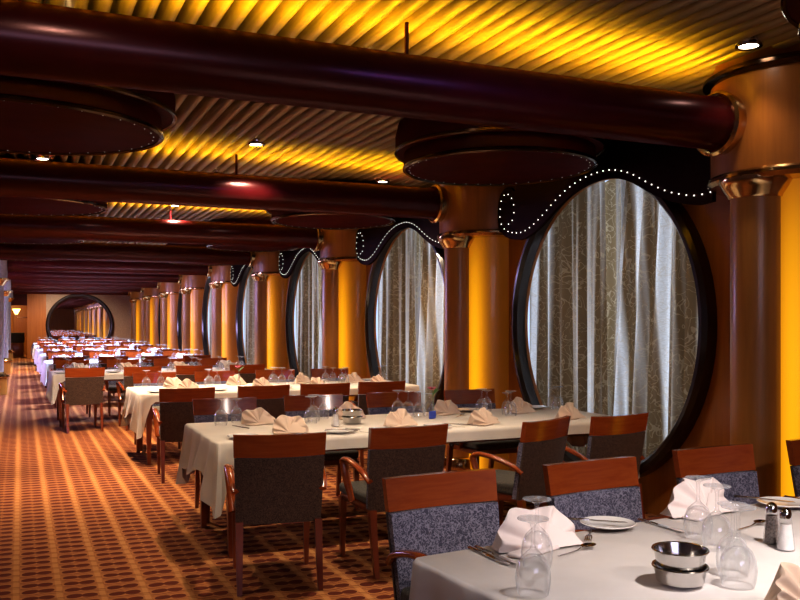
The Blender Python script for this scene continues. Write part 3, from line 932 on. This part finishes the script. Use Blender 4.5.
def make_flower():
    t = thing('cut_flower', 'x', 'flower', (0, 0, 0))
    MB().tube(catmull([(0, 0, .02), (.003, 0, .12), (-.01, 0, .20)], 5), .0025, 6).obj('stem', M['leaf'], t)
    m = MB()
    for i in range(16):
        a = i * 2.4
        r = .012 + .022 * (i / 16)
        Mx = Matrix.Translation((-.012, 0, .205)) @ Matrix.Rotation(a, 4, 'Z') @ Matrix.Rotation(.35 + .9 * i / 16, 4, 'Y')
        m.grid(lambda u, v: ((.5 - abs(u - .5)) * .0 + .014 * (2 * u - 1) * sin(PI * min(v + .12, 1)), .006 * sin(PI * u) , r * 1.4 * v), 4, 4, Mx @ Matrix.Rotation(PI / 2, 4, 'Z'))
    m.obj('bloom', M['pink'], t, 60)
    lm = MB()
    for a, ln in ((.5, .10), (-.4, .07), (2.6, .06)):
        Mx = Matrix.Translation((0, 0, .16)) @ Matrix.Rotation(a, 4, 'Z')
        lm.grid(lambda u, v: (v * ln, (2 * u - 1) * .014 * sin(PI * v) , .05 * v + .01 * sin(PI * v)), 3, 6, Mx)
    lm.obj('leaves', M['leaf'], t, 60)
    return t
vase, flower = Stamp(make_vase()), Stamp(make_flower())
packet_me = MB().rbox(-.028, .028, -.003, .003, 0, .058, .002, 1).mesh('sugar_packet', M['blue'], 30)

# --- front table (positions in the room)
G0 = 'tableware on the front table'
def fr(x, y): return (x, y)
n1 = put(napw_me[0], 'folded_napkin', 1.57, 2.46, .15, 'folded pale napkin behind the pair of glasses at the aisle corner of the front table', 'napkin', 'napkins')
put(gob_mid, 'wine_glass', 1.455, 2.25, 0, 'upside-down wine glass in front of the aisle-corner napkin, further of two', 'wine glass', 'wine glasses')
put(gob_mid, 'wine_glass', 1.30, 2.03, 0, 'upside-down wine glass at the aisle corner of the front table, closer of two', 'wine glass', 'wine glasses')
put(knife_me, 'table_knife', 1.40, 2.41, math.radians(184), 'table knife by the aisle corner napkin of the front table', 'knife', 'knives')
put(knife_me, 'table_knife', 1.375, 2.41, math.radians(184), 'second knife lying alongside the aisle-corner knife', 'knife', 'knives')
put(plate_me, 'bread_plate', 1.97, 2.575, 0, 'small white bread plate with a knife across, middle of the front table', 'plate', 'plates')
put(knife_me, 'table_knife', 1.93, 2.60, math.radians(230), 'butter knife resting on the middle bread plate of the front table', 'knife', 'knives', ZT + .021)
put(spoon_me, 'spoon', 1.67, 2.345, math.radians(-72), 'spoon lying in front of the aisle-corner napkin, bowl toward the steel bowls', 'spoon', 'spoons')
put(fork_me, 'fork', 1.835, 2.50, math.radians(140), 'fork lying between the napkin and the middle bread plate', 'fork', 'forks')
b1 = put(bowl_me, 'steel_bowl', 1.735, 1.935, 0, 'stainless steel bowl, lower of the two stacked on the front table', 'bowl', 'stacked steel bowls', ZT)
b2 = put(bowl_me, 'steel_bowl', 1.735, 1.935, .4, 'stainless steel bowl, upper of the two stacked on the front table', 'bowl', 'stacked steel bowls', ZT + .0475)
put(gob_mid, 'wine_glass', 2.17, 2.33, 0, 'tallest-looking upside-down wine glass beside the second napkin, front table', 'wine glass', 'wine glasses')
put(gob_mid, 'wine_glass', 2.12, 2.19, 0, 'upside-down wine glass between the second napkin and the steel bowls', 'wine glass', 'wine glasses')
put(gob_tall, 'wine_glass', 1.88, 1.86, 0, 'upside-down wine glass closest beside the steel bowls, front table', 'wine glass', 'wine glasses')
put(gob_mid, 'wine_glass', 1.95, 1.95, 0, 'upside-down wine glass half hidden behind the glass beside the steel bowls', 'wine glass', 'wine glasses')
n2 = put(napw_me[1], 'folded_napkin', 2.45, 2.64, .12, 'folded pale napkin below the window-side chair on the front table', 'napkin', 'napkins')
put(knife_me, 'table_knife', 2.16, 2.51, math.radians(184), 'table knife between the middle plate and the second napkin', 'knife', 'knives')
put(plate_me, 'bread_plate', 2.85, 2.58, 0, 'small white bread plate behind the salt and pepper shakers', 'plate', 'plates')
put(knife_me, 'table_knife', 2.80, 2.63, math.radians(215), 'butter knife resting on the bread plate behind the shakers', 'knife', 'knives', ZT + .021)
put(knife_me, 'table_knife', 3.02, 2.60, math.radians(184), 'table knife beside the plate at the edge of the picture', 'knife', 'knives')
put(spoon_me, 'spoon', 2.46, 2.37, math.radians(-75), 'spoon with its bowl behind the pepper shaker', 'spoon', 'spoons')
n1.scale = (1.28, 1.0, 1.05); n2.scale = (1.22, 1.0, 1.08)
p_ = pepper((2.34, 2.165, ZT), 0, 'glass pepper shaker with dark filling on the front table', 'shakers')
q_ = salt((2.315, 2.085, ZT), 0, 'glass salt shaker with white filling beside the pepper, front table', 'shakers')
p_.scale = q_.scale = (1.2, 1.2, 1.22)
n3 = put(nap_me[2], 'folded_napkin', 1.83, 1.62, .3, 'folded napkin cut off by the bottom edge, front table', 'napkin', 'napkins')

# --- second table, as measured; third table repeats it shifted
two = dict(
    glass=[(1.34, 6.26, 1), (1.50, 6.38, 0), (1.98, 6.12, 1), (2.04, 6.24, 1), (2.16, 6.36, 0), (2.80, 6.38, 1), (2.84, 6.30, 1), (2.90, 6.18, 1), (2.99, 6.14, 0), (3.50, 6.26, 1), (3.56, 6.36, 0), (3.60, 5.95, 1), (3.66, 6.02, 0), (4.22, 6.20, 1), (4.24, 6.34, 0)],
    nap=[(1.60, 6.24, .1, 0), (1.68, 5.68, -.3, 1), (2.36, 6.33, 0, 2), (2.52, 5.72, .1, 3), (3.18, 6.30, .2, 1), (3.12, 5.56, .3, 0), (3.80, 6.14, 0, 2), (3.92, 5.62, .2, 3)],
    plate=[(1.32, 5.50), (1.98, 5.50), (2.72, 5.50), (3.46, 6.40), (4.10, 6.36)])
near_g = 'camera side'; far_g = 'far side'
def place_words(x, y, c):
    i = min(3, max(0, int((x - (c.x - TL / 2)) / (TL / 4))))
    return ['aisle-end', 'second', 'third', 'window-end'][i], ('far side' if y > c.y + .1 else ('middle' if y > c.y - .15 else 'camera side'))
seen = {}
placed = {}
def clear_spot(k, x, y, r):
    L = placed.setdefault(k, [])
    for _ in range(40):
        hit = False
        for (a, b, q) in L:
            d = math.hypot(x - a, y - b)
            if d < r + q:
                ux, uy = ((x - a) / d, (y - b) / d) if d > 1e-4 else (1, 0)
                x, y = a + ux * (r + q + .002), b + uy * (r + q + .002)
                hit = True
        if not hit: break
    L.append((x, y, r))
    return x, y
def uniq(lbl):
    seen[lbl] = seen.get(lbl, 0) + 1
    n_ = seen[lbl]
    return lbl if n_ == 1 else lbl + ', ' + ['', '', 'one behind', 'another beside', 'last of them', 'fifth one', 'sixth one'][n_]
for k, dy, dx in ((1, 0, 0), (2, 3.93, .01)):
    c, _ = T[k]
    for x_, y_, rz, m_ in two['nap']: placed.setdefault(k, []).append((x_ + dx, y_ + dy, .14))
    for x_, y_ in two['plate']: placed[k].append((x_ + dx, y_ + dy, .10))
    if k == 1: placed[k] += [(2.08, 5.86, .035), (2.25, 5.97, .085), (2.99, 6.12, .04), (2.94, 6.03, .035)]
    else: placed[k] += [(2.35, 10.0, .03)]
    for x_, y_, big in two['glass']:
        jx, jy = (0, 0) if k == 1 else (random.uniform(-.03, .03), random.uniform(-.03, .03))
        xx, yy = clear_spot(k, x_ + dx + jx, y_ + dy + jy, .053)
        jx, jy = xx - x_ - dx, yy - y_ - dy
        p, s_ = place_words(x_, y_ + dy, c)
        put(gob_big if big else gob_small, 'wine_glass', x_ + dx + jx, y_ + dy + jy, 0, uniq('%s upside-down wine glass, %s place, %s of the %s' % ('tall' if big else 'short', p, s_, TN[k])), 'wine glass', 'wine glasses')
    for x_, y_, rz, m_ in two['nap']:
        p, s_ = place_words(x_, y_ + dy, c)
        put(nap_me[(m_ + k - 1) % 4], 'folded_napkin', x_ + dx, y_ + dy, rz + (0 if k == 1 else .3), uniq('peach napkin folded as a fan, %s place, %s of the %s' % (p, s_, TN[k])), 'napkin', 'napkins')
    for x_, y_ in two['plate']:
        p, s_ = place_words(x_, y_ + dy, c)
        put(plate_me, 'bread_plate', x_ + dx, y_ + dy, 0, uniq('small white bread plate, %s place, %s of the %s' % (p, s_, TN[k])), 'plate', 'plates')
    if k == 1:
        put(knife_me, 'table_knife', 2.0, 5.49, 1.2, 'butter knife on the second bread plate of the second table', 'knife', 'knives', ZT + .021)
        put(spoon_me, 'spoon', 2.13, 5.47, .6, 'spoon beside the second bread plate of the second table', 'spoon', 'spoons')
        put(fork_me, 'fork', 2.84, 5.50, .7, 'fork between the chairs at the middle of the second table', 'fork', 'forks')
        put(knife_me, 'table_knife', 2.93, 5.62, .6, 'knife beside the middle fork of the second table', 'knife', 'knives')
        put(knife_me, 'table_knife', 1.44, 6.08, .3, 'knife before the aisle-end glass of the second table', 'knife', 'knives')
        put(spoon_me, 'spoon', 1.80, 6.02, -.5, 'spoon between the two aisle-end napkins of the second table', 'spoon', 'spoons')
        put(spoon_me, 'spoon', 3.22, 6.10, -.8, 'spoon before the small napkin past the vase, second table', 'spoon', 'spoons')
        q_ = salt((2.08, 5.86, ZT), 0, 'salt shaker beside the stacked bowls on the second table', 'shakers')
        q_.scale = (1.2, 1.2, 1.22)
        put(bowl_me, 'steel_bowl', 2.25, 5.97, 0, 'stainless steel bowl, lower of the stack on the second table', 'bowl', 'stacked steel bowls')
        put(bowl_me, 'steel_bowl', 2.25, 5.97, .4, 'stainless steel bowl, upper of the stack on the second table', 'bowl', 'stacked steel bowls', ZT + .0475)
        for i in range(3):
            o = put(packet_me, 'sugar_packet', 2.93 + .012 * i, 6.02 + .012 * i, .3, 'blue sugar packet standing by the flower vase, %s of three' % ORD[i], 'sugar packet', 'blue sugar packets')
    fx, fy = 2.99, (6.12 if k == 1 else 10.0)
    if k == 2: fx = 2.35
    vase((fx, fy, ZT), 0, 'slim glass bud vase on the %s' % TN[k], 'bud vases')
    flower((fx, fy, ZT + .012), .2, 'pink flower with green leaves in the vase on the %s' % TN[k], 'pink flowers')
vase((1.72, 13.75, ZT), 0, 'slim glass bud vase on the fourth table', 'bud vases')
flower((1.72, 13.75, ZT + .012), .5, 'pink flower with green leaves in the vase on the fourth table', 'pink flowers')

# --- tables further back
for k in range(3, 9):
    c, _ = T[k]
    for i in range(4):
        for s_, sy, rz in (('camera side', -1, 0), ('far side', 1, 0)):
            bx = c.x - TL / 2 + .36 + .76 * i + random.uniform(-.04, .04)
            by = c.y + sy * (TW / 2 - .17)
            pl = SEAT[i]
            placed.setdefault(k, []).append((bx, by, .12))
            put((napw_me if (i + k) % 3 == 0 else nap_me)[(i + k) % 2], 'folded_napkin', bx, by, random.uniform(-.4, .4), 'fan-folded napkin, %s place, %s of the %s' % (pl, s_, TN[k]), 'napkin', 'napkins')
            put(gob_big, 'wine_glass', *clear_spot(k, bx + .17, c.y + sy * .20 + random.uniform(-.03, .03), .053), 0, 'tall upside-down wine glass, %s place, %s of the %s' % (pl, s_, TN[k]), 'wine glass', 'wine glasses')
            put(gob_small, 'wine_glass', *clear_spot(k, bx + .26, c.y + sy * .30 + random.uniform(-.04, .04), .046), 0, 'short upside-down wine glass, %s place, %s of the %s' % (pl, s_, TN[k]), 'wine glass', 'wine glasses')
            put(gob_big, 'wine_glass', *clear_spot(k, bx - .16, c.y + sy * .18 + random.uniform(-.05, .05), .053), 0, 'tall upside-down water glass before the napkin, %s place, %s of the %s' % (pl, s_, TN[k]), 'wine glass', 'wine glasses')
            if k > 3: put(gob_big, 'wine_glass', *clear_spot(k, bx + .04, c.y + sy * .08 + random.uniform(-.04, .04), .053), 0, 'tall upside-down wine glass in the middle line, %s place, %s of the %s' % (pl, s_, TN[k]), 'wine glass', 'wine glasses')
            if k == 3 and i < 2 and sy < 0:
                put(plate_me, 'bread_plate', bx - .27, by, 0, 'small white bread plate, %s place, %s of the %s' % (pl, s_, TN[k]), 'plate', 'plates')

# ------------------------------------------------------------------ world, camera, view
wd = bpy.data.worlds.new('daylight'); bpy.context.scene.world = wd
wd.use_nodes = True
bg = wd.node_tree.nodes.get('Background') or wd.node_tree.nodes.new('ShaderNodeBackground')
bg.inputs[0].default_value = (.55, .70, 1, 1); bg.inputs[1].default_value = 1.2
cd = bpy.data.cameras.new('camera')
cd.sensor_width = 36; cd.lens = 860 / 800 * 36; cd.shift_y = 22 / 800
cam = bpy.data.objects.new('camera', cd); C.objects.link(cam)
cam.location = (0, 0, 1.51); cam.rotation_euler = (PI / 2, 0, -math.atan(380 / 860))
sc_ = bpy.context.scene
sc_.camera = cam
sc_.view_settings.view_transform = 'Standard'
sc_.view_settings.look = 'None'
sc_.view_settings.exposure = .22
sc_.view_settings.gamma = .84
sc_.cycles.max_bounces = 8
sc_.cycles.transparent_max_bounces = 16
sc_.cycles.sample_clamp_indirect = 4
sc_.cycles.use_denoising = True
